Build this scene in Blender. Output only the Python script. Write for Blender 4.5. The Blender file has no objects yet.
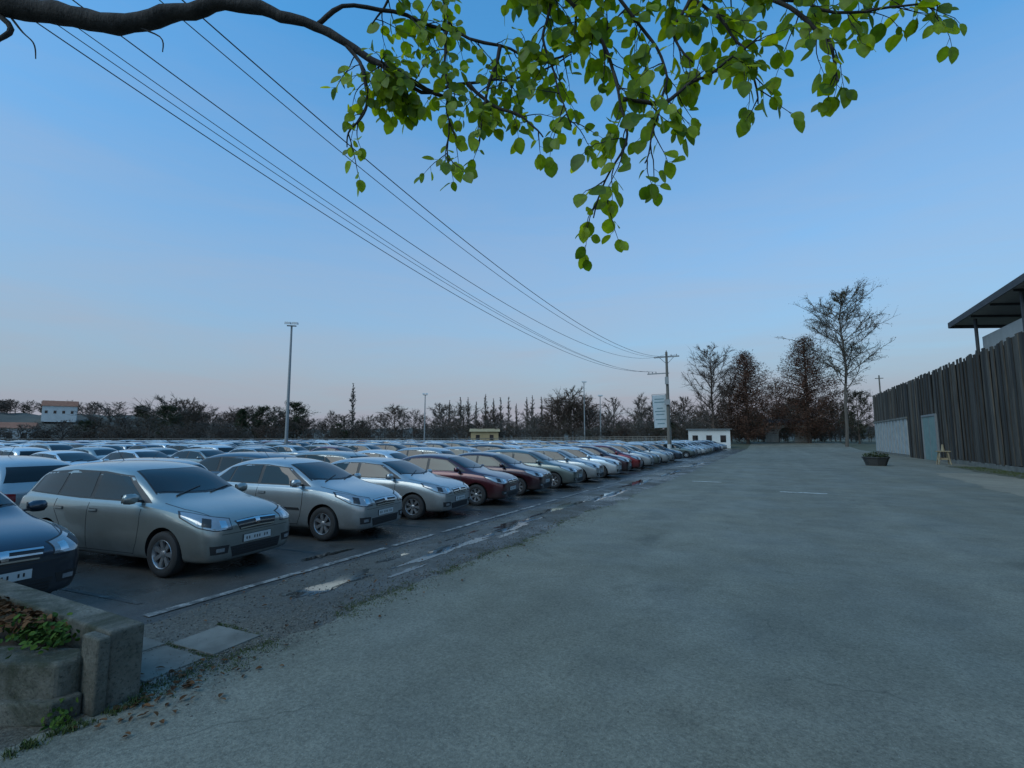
import bpy, bmesh, math, random
from mathutils import Vector, Matrix, noise
from mathutils.bvhtree import BVHTree
R = random.Random(7)
sc = bpy.context.scene
sc.view_settings.view_transform = 'Standard'
sc.view_settings.look = 'None'
sc.view_settings.exposure = 0

# ------------------------------------------------------------------ helpers
def link(o, parent=None):
    sc.collection.objects.link(o)
    if parent: o.parent = parent
    return o
def empty(name, loc=(0,0,0)):
    e = bpy.data.objects.new(name, None); e.location = loc
    return link(e)

class MB:
    def __init__(s): s.v=[]; s.f=[]; s.m=[]
    def add(s, vs, fs, mi=0):
        n=len(s.v); s.v.extend([tuple(p) for p in vs])
        for f in fs: s.f.append([i+n for i in f]); s.m.append(mi)
    def box(s, x0,x1,y0,y1,z0,z1, mi=0):
        vs=[(x0,y0,z0),(x1,y0,z0),(x1,y1,z0),(x0,y1,z0),(x0,y0,z1),(x1,y0,z1),(x1,y1,z1),(x0,y1,z1)]
        s.add(vs,[(0,3,2,1),(4,5,6,7),(0,1,5,4),(1,2,6,5),(2,3,7,6),(3,0,4,7)],mi)
    def tube(s, pts, rad, n=6, mi=0, cap=True):
        pts=[Vector(p) for p in pts]
        vs=[]; fs=[]
        up=None
        for i,p in enumerate(pts):
            d=(pts[min(i+1,len(pts)-1)]-pts[max(i-1,0)])
            if d.length<1e-9: d=Vector((0,0,1))
            d.normalize()
            if up is None:
                up=Vector((0,0,1)) if abs(d.z)<.9 else Vector((1,0,0))
            a=d.cross(up)
            if a.length<1e-4: a=d.cross(Vector((0.3,1,0.1)))
            a.normalize(); b=d.cross(a); up=a.cross(d)
            r=rad[i]
            for k in range(n):
                t=2*math.pi*k/n
                vs.append(p+a*math.cos(t)*r+b*math.sin(t)*r)
        for i in range(len(pts)-1):
            for k in range(n):
                k2=(k+1)%n
                fs.append((i*n+k,i*n+k2,(i+1)*n+k2,(i+1)*n+k))
        if cap:
            fs.append(tuple(range(n))[::-1]); fs.append(tuple((len(pts)-1)*n+k for k in range(n)))
        s.add(vs,fs,mi)
    def lathe(s, prof, n, M, mi=0):
        vs=[];fs=[]
        for (r,h) in prof:
            for k in range(n):
                t=2*math.pi*k/n
                vs.append(M@Vector((r*math.cos(t),r*math.sin(t),h)))
        for i in range(len(prof)-1):
            for k in range(n):
                k2=(k+1)%n
                fs.append((i*n+k,i*n+k2,(i+1)*n+k2,(i+1)*n+k))
        s.add(vs,fs,mi)
    def mesh(s, name, mats, smooth=False):
        me=bpy.data.meshes.new(name); me.from_pydata(s.v,[],s.f)
        for m in mats: me.materials.append(m)
        me.polygons.foreach_set('material_index',s.m)
        if smooth: me.polygons.foreach_set('use_smooth',[True]*len(s.f))
        me.update(); return me
    def obj(s, name, mats, smooth=False, parent=None):
        if not isinstance(mats,(list,tuple)): mats=[mats]
        return link(bpy.data.objects.new(name,s.mesh(name,mats,smooth)),parent)

def bevel(o,w,seg=2):
    m=o.modifiers.new('bevel','BEVEL'); m.width=w; m.segments=seg; m.limit_method='ANGLE'

def newmat(name):
    m=bpy.data.materials.new(name); m.use_nodes=True
    return m, m.node_tree, m.node_tree.nodes['Principled BSDF']
def coord(nt, scale=(1,1,1), kind='Object'):
    tc=nt.nodes.new('ShaderNodeTexCoord'); mp=nt.nodes.new('ShaderNodeMapping')
    mp.inputs['Scale'].default_value=scale
    nt.links.new(tc.outputs[kind],mp.inputs['Vector']); return mp.outputs['Vector']
def tnoise(nt, vec, scale, detail=4, rough=.55, dist=0):
    n=nt.nodes.new('ShaderNodeTexNoise'); n.inputs['Scale'].default_value=scale
    n.inputs['Detail'].default_value=detail; n.inputs['Roughness'].default_value=rough
    n.inputs['Distortion'].default_value=dist
    nt.links.new(vec,n.inputs['Vector']); return n.outputs['Fac']
def ramp(nt, fac, a, b, ca=0.0, cb=1.0):
    r=nt.nodes.new('ShaderNodeMapRange'); r.clamp=True
    for i,v in zip((1,2,3,4),(a,b,ca,cb)): r.inputs[i].default_value=v
    nt.links.new(fac,r.inputs[0]); return r.outputs[0]
def mix(nt, fac, a, b, mode='MIX'):
    m=nt.nodes.new('ShaderNodeMix'); m.data_type='RGBA'; m.blend_type=mode
    for s,v in ((m.inputs[0],fac),(m.inputs[6],a),(m.inputs[7],b)):
        if isinstance(v,bpy.types.NodeSocket): nt.links.new(v,s)
        elif isinstance(v,(int,float)): s.default_value=v
        else: s.default_value=(v[0],v[1],v[2],1)
    return m.outputs[2]
def math_(nt, op, a, b=0.0):
    m=nt.nodes.new('ShaderNodeMath'); m.operation=op
    for s,v in ((m.inputs[0],a),(m.inputs[1],b)):
        if isinstance(v,bpy.types.NodeSocket): nt.links.new(v,s)
        else: s.default_value=v
    return m.outputs[0]
def bump(nt,bs,h,strength=.3,dist=.02):
    b=nt.nodes.new('ShaderNodeBump'); b.inputs['Strength'].default_value=strength; b.inputs['Distance'].default_value=dist
    nt.links.new(h,b.inputs['Height']); nt.links.new(b.outputs[0],bs.inputs['Normal'])
def setv(bs,**k):
    for n,v in k.items():
        bs.inputs[n.replace('_',' ')].default_value=v
def nmat(name,c1,c2,scale,rough=.85,bmp=.0,stretch=(1,1,1),island=0,metal=0,spec=.5):
    m,nt,bs=newmat(name)
    v=coord(nt,stretch)
    f=ramp(nt,tnoise(nt,v,scale,4,.6),.3,.7)
    c=mix(nt,f,c1,c2)
    if island:
        g=nt.nodes.new('ShaderNodeNewGeometry')
        c=mix(nt,1.0,c,mix(nt,g.outputs['Random Per Island'],(1-island,)*3,(1+island,)*3),'MULTIPLY')
    nt.links.new(c,bs.inputs['Base Color'])
    bs.inputs['Roughness'].default_value=rough; bs.inputs['Metallic'].default_value=metal
    bs.inputs['Specular IOR Level'].default_value=spec
    if bmp: bump(nt,bs,tnoise(nt,v,scale*3,4,.6),bmp,.02)
    return m
def flat(name,c,rough=.5,metal=0,coat=0):
    m,nt,bs=newmat(name)
    v=coord(nt); f=tnoise(nt,v,9,2)
    nt.links.new(mix(nt,f,[x*.85 for x in c],[min(1,x*1.12) for x in c]),bs.inputs['Base Color'])
    setv(bs,Roughness=rough,Metallic=metal,Coat_Weight=coat,Coat_Roughness=.04)
    return m
def foliage(name,c1,c2):
    m,nt,bs=newmat(name); g=nt.nodes.new('ShaderNodeNewGeometry')
    nt.links.new(mix(nt,g.outputs['Random Per Island'],c1,c2),bs.inputs['Base Color'])
    setv(bs,Roughness=.95); bs.inputs['Specular IOR Level'].default_value=.1; return m

def zrise(y):
    t=min(1,max(0,(y-95)/40)); return 1.0*t*t*(3-2*t)

# ------------------------------------------------------------------ ground materials
def asphalt(name,c1,c2,stone,rlo,rhi,tracks=True,crack=.5,sp=.2,fc=.25):
    m,nt,bs=newmat(name)
    v=coord(nt)
    big=ramp(nt,tnoise(nt,v,.11,4,.6,.6),.34,.68)
    c=mix(nt,big,c1,c2)
    med=ramp(nt,tnoise(nt,v,.9,6,.72,.3),.3,.75,.78,1.2)
    c=mix(nt,1.0,c,med,'MULTIPLY')
    if tracks:
        vs=coord(nt,(1.1,.03,1)); tr=ramp(nt,tnoise(nt,vs,.6,3,.6),.35,.65,.90,1.09)
        c=mix(nt,1.0,c,tr,'MULTIPLY')
        stn=ramp(nt,tnoise(nt,v,.30,8,.78,1.0),.56,.70); c=mix(nt,math_(nt,'MULTIPLY',stn,.6),c,[x*.42 for x in c1])
    fine=tnoise(nt,v,42,4,.8)
    c=mix(nt,1.0,c,ramp(nt,fine,.34,.66,1-fc*1.2,1+fc*1.3),'MULTIPLY')
    vo=nt.nodes.new('ShaderNodeTexVoronoi'); vo.inputs['Scale'].default_value=60; nt.links.new(v,vo.inputs['Vector'])
    st=ramp(nt,vo.outputs['Distance'],.15,.3,1,0)
    s_=nt.nodes.new('ShaderNodeSeparateColor'); nt.links.new(vo.outputs['Color'],s_.inputs[0])
    lt=math_(nt,'MULTIPLY',st,ramp(nt,s_.outputs[0],1-sp,1-sp*.6))
    dk=math_(nt,'MULTIPLY',st,ramp(nt,s_.outputs[1],1-sp,1-sp*.6))
    c=mix(nt,math_(nt,'MULTIPLY',lt,.7),c,stone)
    c=mix(nt,math_(nt,'MULTIPLY',dk,.7),c,[x*.3 for x in c1])
    if crack:
        dv=nt.nodes.new('ShaderNodeVectorMath'); dv.operation='ADD'
        nn=nt.nodes.new('ShaderNodeTexNoise'); nn.inputs['Scale'].default_value=1.4; nn.inputs['Detail'].default_value=4
        nt.links.new(v,nn.inputs['Vector']); nt.links.new(v,dv.inputs[0]); nt.links.new(nn.outputs['Color'],dv.inputs[1])
        vc=nt.nodes.new('ShaderNodeTexVoronoi'); vc.feature='DISTANCE_TO_EDGE'; vc.inputs['Scale'].default_value=.33
        nt.links.new(dv.outputs[0],vc.inputs['Vector'])
        ck=ramp(nt,vc.outputs['Distance'],.001,.006,1,0)
        ck=math_(nt,'MULTIPLY',ck,ramp(nt,tnoise(nt,v,.3,3),.5,.62))
        c=mix(nt,math_(nt,'MULTIPLY',ck,crack),c,[x*.3 for x in c1])
    nt.links.new(c,bs.inputs['Base Color'])
    nt.links.new(ramp(nt,tnoise(nt,v,.5,4,.65),.38,.62,rlo,rhi),bs.inputs['Roughness'])
    bs.inputs['Specular IOR Level'].default_value=.35
    bump(nt,bs,tnoise(nt,v,42,2,.8),.6,.012)
    return m
M_road=asphalt('road_asphalt',(.145,.136,.100),(.188,.175,.134),(.30,.285,.235),.65,.94,True,.5,.18,.32)
M_lot=asphalt('lot_asphalt',(.044,.042,.038),(.078,.074,.066),(.15,.15,.14),.2,.65,True,.6,.1)
M_dirt=asphalt('dirt_strip',(.050,.043,.033),(.135,.118,.090),(.28,.26,.21),.2,.9,False,0,.35,.5)
M_grav=asphalt('beige_gravel',(.21,.18,.13),(.28,.245,.18),(.38,.36,.31),.8,.95,False,0,.3)
M_ground=nmat('ground_grass',(.055,.062,.03),(.095,.085,.05),.25,.95,.3)
M_grass=foliage('grass_blades',(.045,.070,.02),(.11,.12,.05))
def wornpaint(name,c,thr,base=(.075,.073,.066)):
    m,nt,bs=newmat(name); v=coord(nt)
    f=ramp(nt,tnoise(nt,v,5,8,.8,.4),thr,thr+.14)
    nt.links.new(mix(nt,f,base,c),bs.inputs['Base Color']); setv(bs,Roughness=.75); return m
M_white=wornpaint('road_paint',(.52,.52,.48),.40,(.15,.145,.12))
M_wornw=wornpaint('worn_paint',(.30,.29,.265),.45)
M_conc=nmat('concrete',(.10,.095,.078),(.20,.19,.16),2.2,.9,.35)
def mossy():
    m,nt,bs=newmat('mossy_concrete'); v=coord(nt)
    c=mix(nt,ramp(nt,tnoise(nt,v,2.2,6,.7),.35,.65),(.08,.075,.057),(.18,.165,.13))
    c=mix(nt,ramp(nt,tnoise(nt,v,1.6,7,.75,.5),.44,.60),c,(.037,.040,.02))
    c=mix(nt,ramp(nt,tnoise(nt,v,45,3,.7),.52,.72),c,(.03,.03,.022))
    nt.links.new(c,bs.inputs['Base Color']); setv(bs,Roughness=.92)
    bump(nt,bs,tnoise(nt,v,20,6,.75),.8,.025); return m
M_moss=mossy()

# ------------------------------------------------------------------ ground sheets
def sheet(name,mat,xl,xr,y0,y1,z,fine_to=60,step=.2):
    ys=[];y=y0
    while y<y1:
        ys.append(y); y+= step if y<fine_to else 4
    ys.append(y1); b=MB(); vs=[];fs=[]
    for i,y in enumerate(ys):
        a=xl(y) if callable(xl) else xl; c=xr(y) if callable(xr) else xr
        vs+= [(a,y,z+zrise(y)),(c,y,z+zrise(y))]
        if i: fs.append((2*i-2,2*i-1,2*i+1,2*i))
    b.add(vs,fs); return b.obj(name,mat)
b=MB(); ys=[-300,-50,0,50,95]+[95+4*i for i in range(1,11)]+[200,400,900,3000]
vs=[];fs=[]
for i,y in enumerate(ys):
    vs+=[(-3000,y,zrise(y)),(3000,y,zrise(y))]
    if i: fs.append((2*i-2,2*i-1,2*i+1,2*i))
b.add(vs,fs); b.obj('ground',M_ground)
def jag(base,amp,sd,f=1.1):
    return lambda y: base+amp*noise.noise(Vector((y*f,sd,0)))+amp*.6*noise.noise(Vector((y*f*5,sd+9,0)))+amp*1.2*noise.noise(Vector((y*f*.25,sd+3,0)))
edge=jag(-4.45,.16,5)
sheet('parking_lot',M_lot,-128,-6.0,-18,100,.004,-18,4)
sheet('dirt_verge',M_dirt,jag(-6.12,.16,1),-4.0,-18,100,.008)
sheet('road',M_road,edge,12.45,-18,136,.012,60,.1)
sheet('gravel_path',M_grav,jag(7.6,.35,8,.4),12.44,8,37,.016)
sheet('grass_verge',M_ground,jag(10.6,.25,18,.8),12.43,6,46,.022)
b=MB(); rr=random.Random(3)
lw=jag(0,.02,4,2)
y=3.3
while y<92:
    y2=y+rr.uniform(.8,2.6)
    vs=[];fs=[]
    n=10
    for i in range(n+1):
        yy=y+(y2-y)*i/n
        vs+=[(-6.42+lw(yy),yy,.014),(-6.30+lw(yy*1.7+7),yy,.014)]
        if i: fs.append((2*i-2,2*i-1,2*i+1,2*i))
    b.add(vs,fs)
    y=y2+(rr.uniform(.0,.03) if rr.random()<.7 else rr.uniform(.1,.5))
b.obj('lot_edge_line',M_wornw)
b=MB()
b.box(-3.45,-2.2,24.6,24.78,.013,.0165); b.box(.1,1.6,21.3,21.48,.013,.0165)
b.obj('road_markings',M_white)
b=MB()
for i in range(30):
    yb=3.5+2.89*i
    b.add([(-11.6,yb-.45,.009),(-6.9,yb-.02,.009),(-6.9,yb+.05,.009),(-11.6,yb-.38,.009)],[(0,1,2,3)])
b.obj('bay_markings',wornpaint('old_paint',(.15,.15,.14),.50,(.05,.05,.046)))
M_pud,nt,bs=newmat('puddle_water'); setv(bs,Base_Color=(.035,.033,.028,1),Roughness=.03,IOR=1.33); bs.inputs['Specular IOR Level'].default_value=.7
v=coord(nt); bump(nt,bs,tnoise(nt,v,6,2),.02,.01)
b=MB()
for (px,py,lx,ly,sd) in [(-5.45,5.3,.17,.75,1),(-5.3,7.9,.14,1.0,2),(-5.75,6.7,.07,.3,3),(-5.0,6.2,.06,.35,13),(-5.4,10.6,.2,1.1,4),(-5.0,9.4,.07,.5,14),(-5.8,8.9,.06,.5,24),(-5.5,13.6,.2,1.3,5),(-5.2,17.5,.22,1.7,6),(-5.5,23,.26,2.2,7),(-6.9,6.3,.1,.4,8),(-5.3,30,.26,2.6,9),(-5.2,41,.26,3.4,10)]:
    vs=[]
    for k in range(64):
        t=2*math.pi*k/64; r=1+.8*noise.noise(Vector((math.cos(t)*1.6,math.sin(t)*1.6,sd*7.3)))+.5*noise.noise(Vector((math.cos(t)*5,math.sin(t)*5,sd*3.3)))
        vs.append((px+lx*r*math.cos(t),py+ly*r*math.sin(t),.0125))
    b.add(vs,[tuple(range(64))])
b.obj('puddles',M_pud)
b=MB()
def slab(cx,cy,w,l,rot,z0,z1):
    c,s=math.cos(rot),math.sin(rot); q=[(-w/2,-l/2),(w/2,-l/2),(w/2,l/2),(-w/2,l/2)]
    p=[(cx+a*c-d*s,cy+a*s+d*c) for a,d in q]
    b.add([(x,y,z0) for x,y in p]+[(x,y,z1) for x,y in p],[(4,5,6,7),(0,1,5,4),(1,2,6,5),(2,3,7,6),(3,0,4,7)])
slab(-5.0,3.26,.62,.5,.06,0,.020); slab(-4.98,2.70,.6,.5,.02,0,.017); slab(-5.6,2.72,.5,.5,.0,0,.016)
o=b.obj('paving_slabs',M_conc); bevel(o,.006)

# ------------------------------------------------------------------ planter
pl=empty('concrete_planter',(0,0,0))
def prism(name,poly,z0,z1,mat,parent=None,bv=.012):
    n=len(poly); b=MB()
    b.add([(x,y,z0) for x,y in poly]+[(x,y,z1) for x,y in poly],
      [tuple(range(n))[::-1],tuple(range(n,2*n))]+[(i,(i+1)%n,n+(i+1)%n,n+i) for i in range(n)])
    o=b.obj(name,mat,False,parent); 
    if bv: bevel(o,bv,3)
    return o
prism('back_wall',[(-7.2,2.08),(-4.46,2.08),(-4.46,2.32),(-7.2,2.32)],0,.56,M_moss,pl,.022)
prism('end_post',[(-4.66,1.99),(-4.42,1.99),(-4.42,2.077),(-4.66,2.077)],0,.545,M_moss,pl,.02)
prism('front_ledge',[(-7.2,.35),(-5.25,1.52),(-4.62,1.84),(-4.60,1.985),(-4.78,2.075),(-5.35,1.84),(-7.2,.72)],0,.40,M_moss,pl,.035)
prism('ledge_plinth',[(-7.2,.25),(-5.22,1.44),(-4.56,1.80),(-4.55,1.984),(-4.64,1.984),(-4.66,1.86),(-5.27,1.54),(-7.2,.37)],0,.16,M_moss,pl,.02)
M_soil=nmat('soil',(.035,.025,.016),(.07,.05,.03),6,.95,.6)
prism('soil',[(-7.2,.72),(-5.35,1.84),(-4.8,2.07),(-7.2,2.075)],.05,.36,M_soil,pl,0)

# ------------------------------------------------------------------ leaves
def leaf(b,p,d,nrm,L,W,mi=0,curl=.15,fold=.2,rnd=True):
    d=d.normalized(); s=d.cross(nrm)
    if s.length<1e-4: s=d.cross(Vector((.3,.5,.8)))
    s.normalize(); n=s.cross(d)
    T=[0,.10,.30,.55,.78,.91,1.0]; Wd=[0,.55,.95,1.0,.72,.36,0]
    vs=[];fs=[]
    for t,w in zip(T,Wd):
        c=p+d*(t*L)-n*(curl*L*t*t)
        hw=w*W/2
        vs+=[c-s*hw+n*(fold*hw),c,c+s*hw+n*(fold*hw)]
    for i in range(len(T)-1):
        a=i*3
        fs+=[(a,a+1,a+4,a+3),(a+1,a+2,a+5,a+4)]
    b.add(vs,fs,mi)
def leafmat(name,c1,c2,trans=.5,rough=.4):
    m,nt,bs=newmat(name)
    g=nt.nodes.new('ShaderNodeNewGeometry'); v=coord(nt)
    c=mix(nt,g.outputs['Random Per Island'],c1,c2)
    c=mix(nt,1.0,c,ramp(nt,tnoise(nt,v,25,2),.3,.7,.75,1.25),'MULTIPLY')
    nt.links.new(c,bs.inputs['Base Color']); setv(bs,Roughness=rough)
    tr=nt.nodes.new('ShaderNodeBsdfTranslucent'); nt.links.new(mix(nt,1.0,c,(2.3,1.8,.4),'MULTIPLY'),tr.inputs['Color'])
    mx=nt.nodes.new('ShaderNodeMixShader'); mx.inputs[0].default_value=trans
    nt.links.new(bs.outputs[0],mx.inputs[1]); nt.links.new(tr.outputs[0],mx.inputs[2])
    nt.links.new(mx.outputs[0],nt.nodes['Material Output'].inputs['Surface']); return m
M_leaf=leafmat('green_leaf',(.060,.125,.008),(.26,.36,.022),.6,.5)
M_dead=foliage('dead_leaf',(.055,.025,.012),(.15,.075,.035))
M_ivy=foliage('ivy_leaf',(.025,.06,.015),(.07,.115,.02))
M_bark=nmat('bark',(.014,.012,.010),(.045,.038,.033),14,.95,.7,(1,1,.4))
rr=random.Random(11)
def rv(a=1): return Vector((rr.uniform(-a,a),rr.uniform(-a,a),rr.uniform(-a,a)))
b=MB()
for i in range(1500):
    y=rr.uniform(.9,2.07); x=rr.uniform(-7.1,-4.85)
    if y<1.84+(x+5.35)*.605 or (x>-5.35 and y<1.84+(x+5.35)*.42): continue
    h=.37+.11*noise.noise(Vector((x*2,y*2,0)))+.05+rr.uniform(0,.05)
    h+=max(0,.12-abs(y-1.9)*.3)*(1 if x<-5.1 else .2)
    leaf(b,Vector((x,y,h)),Vector((rr.uniform(-1,1),rr.uniform(-1,1),rr.uniform(-.4,.6))),Vector((rr.uniform(-.7,.7),rr.uniform(-.7,.7),1)),rr.uniform(.05,.09),rr.uniform(.03,.06),0,.4,.4)
b.obj('fallen_leaves_in_planter',M_dead)
b=MB()
for i in range(420):
    x=rr.gauss(-5.25,.32); y=1.95+rr.gauss(0,.09)
    if x>-4.85 or x<-6.4: continue
    h=.42+abs(rr.gauss(0,.07))
    leaf(b,Vector((x,y,h)),rv()+Vector((0,0,.2)),Vector((rr.uniform(-.5,.5),rr.uniform(-.9,.2),1)),rr.uniform(.03,.055),rr.uniform(.03,.045),0,.2,.2)
for i in range(60):
    x=-4.5+rr.gauss(0,.05); y=1.86+rr.uniform(-.1,.05)
    leaf(b,Vector((x,y,abs(rr.gauss(0,.07)))),rv()+Vector((0,0,.6)),Vector((rr.uniform(0,1),-1,.4)),rr.uniform(.03,.05),rr.uniform(.02,.03),0,.2,.2)
b.obj('ivy_plant',M_ivy)
b=MB()
for i in range(170):
    if i<95:
        x=-4.3+rr.gauss(0,.22); y=2.35+rr.gauss(0,.3)
    else: x=rr.uniform(-6.5,-3.9); y=rr.uniform(2.4,12)
    if y<2.36 and x<-4.45: continue
    leaf(b,Vector((x,y,.022+rr.uniform(0,.012))),Vector((rr.uniform(-1,1),rr.uniform(-1,1),.05)),Vector((rr.uniform(-.3,.3),rr.uniform(-.3,.3),1)),rr.uniform(.03,.075),rr.uniform(.02,.045),0,.1,.5)
b.obj('fallen_leaves',M_dead)
b=MB()
def tuft(x,y,z,n,h,sp):
    for k in range(n):
        a=rr.uniform(0,6.28); r=rr.uniform(0,sp); p=Vector((x+r*math.cos(a),y+r*math.sin(a),z))
        t=Vector((rr.uniform(-.6,.6),rr.uniform(-.6,.6),1)).normalized()*rr.uniform(.4,1)*h
        w=Vector((math.cos(a+1.5),math.sin(a+1.5),0))*.004
        m=p+t*.55; e=p+t+Vector((t.x,t.y,-abs(t.x)*.5))*.3
        b.add([p-w,p+w,m+w*.7,m-w*.7,e],[(0,1,2,3),(3,2,4)])
for i in range(1200):
    y=2.2+rr.expovariate(1/5.0); x=edge(y)+rr.gauss(0,.10)
    if y>32 or noise.noise(Vector((y*.9,4,2)))<-.12: continue
    tuft(x,y,.01,rr.randint(6,14),rr.uniform(.006,.028),.07)
for i in range(60): tuft(-4.42+rr.uniform(0,.1),rr.uniform(1.5,2.4),.01,12,rr.uniform(.03,.07),.04)
for i in range(1300): tuft(rr.uniform(10.9,12.35),rr.uniform(20,45),.02,7,rr.uniform(.05,.16),.08)
for i in range(120): tuft(-5.0+rr.uniform(-.4,.4)+0,rr.choice([2.98,3.53,2.43])+rr.gauss(0,.02),.01,8,.02,.03)
b.obj('grass',M_grass)
b=MB()
def peb(x,y,z,r):
    o=[Vector((1,0,0)),Vector((0,1,0)),Vector((-1,0,0)),Vector((0,-1,0)),Vector((0,0,.7)),Vector((0,0,-.7))]
    b.add([Vector((x,y,z))+q*r*rr.uniform(.6,1.3) for q in o],[(0,1,4),(1,2,4),(2,3,4),(3,0,4),(1,0,5),(2,1,5),(3,2,5),(0,3,5)])
for i in range(7500):
    y=2.3+rr.expovariate(1/7.0)
    if y>40: continue
    x=-4.5+rr.gauss(0,.3) if rr.random()<.55 else rr.uniform(-6.2,-4.3)
    peb(x,y,.013,rr.uniform(.004,.014))
for i in range(2600): peb(rr.uniform(-4,6),rr.uniform(1.2,14),.013,rr.uniform(.002,.006))
b.obj('loose_gravel',foliage('stones',(.05,.046,.04),(.21,.195,.165)))

# ------------------------------------------------------------------ overhanging tree
tree=bpy.data.objects.new('overhanging_tree',None); link(tree); tree.rotation_euler=(0,0,math.radians(27.5))
rr=random.Random(21)
bb=MB(); lb=MB()
def smooth(pts,k=4):
    pts=[Vector(p) for p in pts]; out=[]
    for i in range(len(pts)-1):
        p0=pts[max(i-1,0)];p1=pts[i];p2=pts[i+1];p3=pts[min(i+2,len(pts)-1)]
        for j in range(k):
            t=j/k
            out.append(.5*((2*p1)+(p2-p0)*t+(2*p0-5*p1+4*p2-p3)*t*t+(3*p1-p0-3*p2+p3)*t*t*t))
    out.append(pts[-1]); return out
def limb(pts,r0,r1,n=8,wob=.012,k=5):
    s=smooth(pts,k)
    s=[p+Vector((noise.noise(p*5),noise.noise(p*5+Vector((9,0,0))),noise.noise(p*5+Vector((0,9,0)))))*wob for p in s]
    m=len(s)-1
    rd=[(r0+(r1-r0)*(i/m)**.8)*(1+.22*noise.noise(s[i]*9)) for i in range(m+1)]
    bb.tube(s,rd,n); return s
def twig_leaves(s,dens,L,start=.1):
    acc=0;side=1;tot=sum((s[i+1]-s[i]).length for i in range(len(s)-1)); run=0
    for i in range(len(s)-1):
        seg=s[i+1]-s[i]; l=seg.length; run+=l; acc+=l
        if run/tot<start: continue
        if acc>=dens:
            acc=rr.uniform(-.3,.3)*dens; side=-side
            d=seg.normalized(); sd=d.cross(Vector((0,0,1)))
            if sd.length<.1: sd=Vector((rr.uniform(-1,1),rr.uniform(-1,1),0))
            sd.normalize()
            ld=(d*.5+sd*side*rr.uniform(.5,1.1)+Vector((rr.uniform(-.4,.4),rr.uniform(-.4,.4),rr.uniform(-1.1,.25)))).normalized()
            st=s[i+1]; e=st+ld*rr.uniform(.015,.04)
            bb.tube([st,e],[.0016,.0012],3,0,False)
            n=Vector((rr.uniform(-.9,.9),rr.uniform(-1.4,-.1),rr.uniform(-.2,.9))).normalized()
            ll=L*rr.uniform(.5,1.15)
            leaf(lb,e,ld,n,ll,ll*rr.uniform(.68,.84),0,rr.uniform(-.05,.3),rr.uniform(.05,.3))
    d=(s[-1]-s[-2]).normalized(); ll=L*rr.uniform(.7,1.1)
    leaf(lb,s[-1],(d+Vector((0,0,-.4))).normalized(),Vector((rr.uniform(-.5,.5),-1,.4)),ll,ll*.75,0,.2,.2)
def shoots(s,every,ln,L,f0=.0,f1=1.0,down=.5,dens=.045):
    n=len(s); acc=0
    for i in range(1,n):
        acc+=(s[i]-s[i-1]).length
        if i/n<f0 or i/n>f1: continue
        while acc>every:
            acc-=every*rr.uniform(.6,1.4)
            d=(s[i]-s[i-1]).normalized()
            q=(d*.55+rv(.75)+Vector((0,0,-down*rr.uniform(0,1.3)))).normalized()
            l=ln*rr.uniform(.4,1.25); p=s[i-1].lerp(s[i],rr.random()); pts=[p]
            for k in range(6):
                q=(q+rv(.22)+Vector((0,0,-.08))).normalized(); pts.append(pts[-1]+q*l/6)
            bb.tube(pts,[.0045-.0005*k for k in range(7)],4,0,False)
            twig_leaves(pts,dens,L)
limb([(-6.4,2.0,-.1),(-6.35,2.0,1.5),(-6.2,2.05,3.2),(-6.3,1.9,5.0),(-6.6,1.7,7.5)],.30,.14,14,.05)
m1=limb([(-6.25,2.05,3.4),(-5.4,2.4,4.5),(-4.4,2.8,4.98),(-3.75,3,4.96),(-3.36,3,4.84),(-2.97,3,4.77),(-2.51,3,4.69),(-2.11,3,4.80),(-1.75,3.02,4.84),(-1.39,3.05,4.75),(-1.10,3.05,4.60),(-.80,3.05,4.42),(-.47,3.1,4.24)],.12,.012,12,.03)
limb([(-3.6,3,4.9),(-3.3,3,4.7),(-3.32,2.95,4.5),(-3.42,2.95,4.28)],.026,.006,8,.03)
limb([(-3.36,3,4.85),(-3.22,3,4.66),(-3.12,3.0,4.56),(-3.1,3.0,4.45)],.009,.003,6)
limb([(-2.51,3,4.69),(-2.3,3,4.6),(-2.28,3.0,4.5)],.008,.003,6)
up=limb([(-4.2,2.85,4.95),(-3.0,2.9,5.5),(-1.5,3.0,5.45),(0,3.0,5.25),(1.2,2.9,5.15),(2.2,2.8,5.0)],.07,.02,10,.04)
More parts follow.
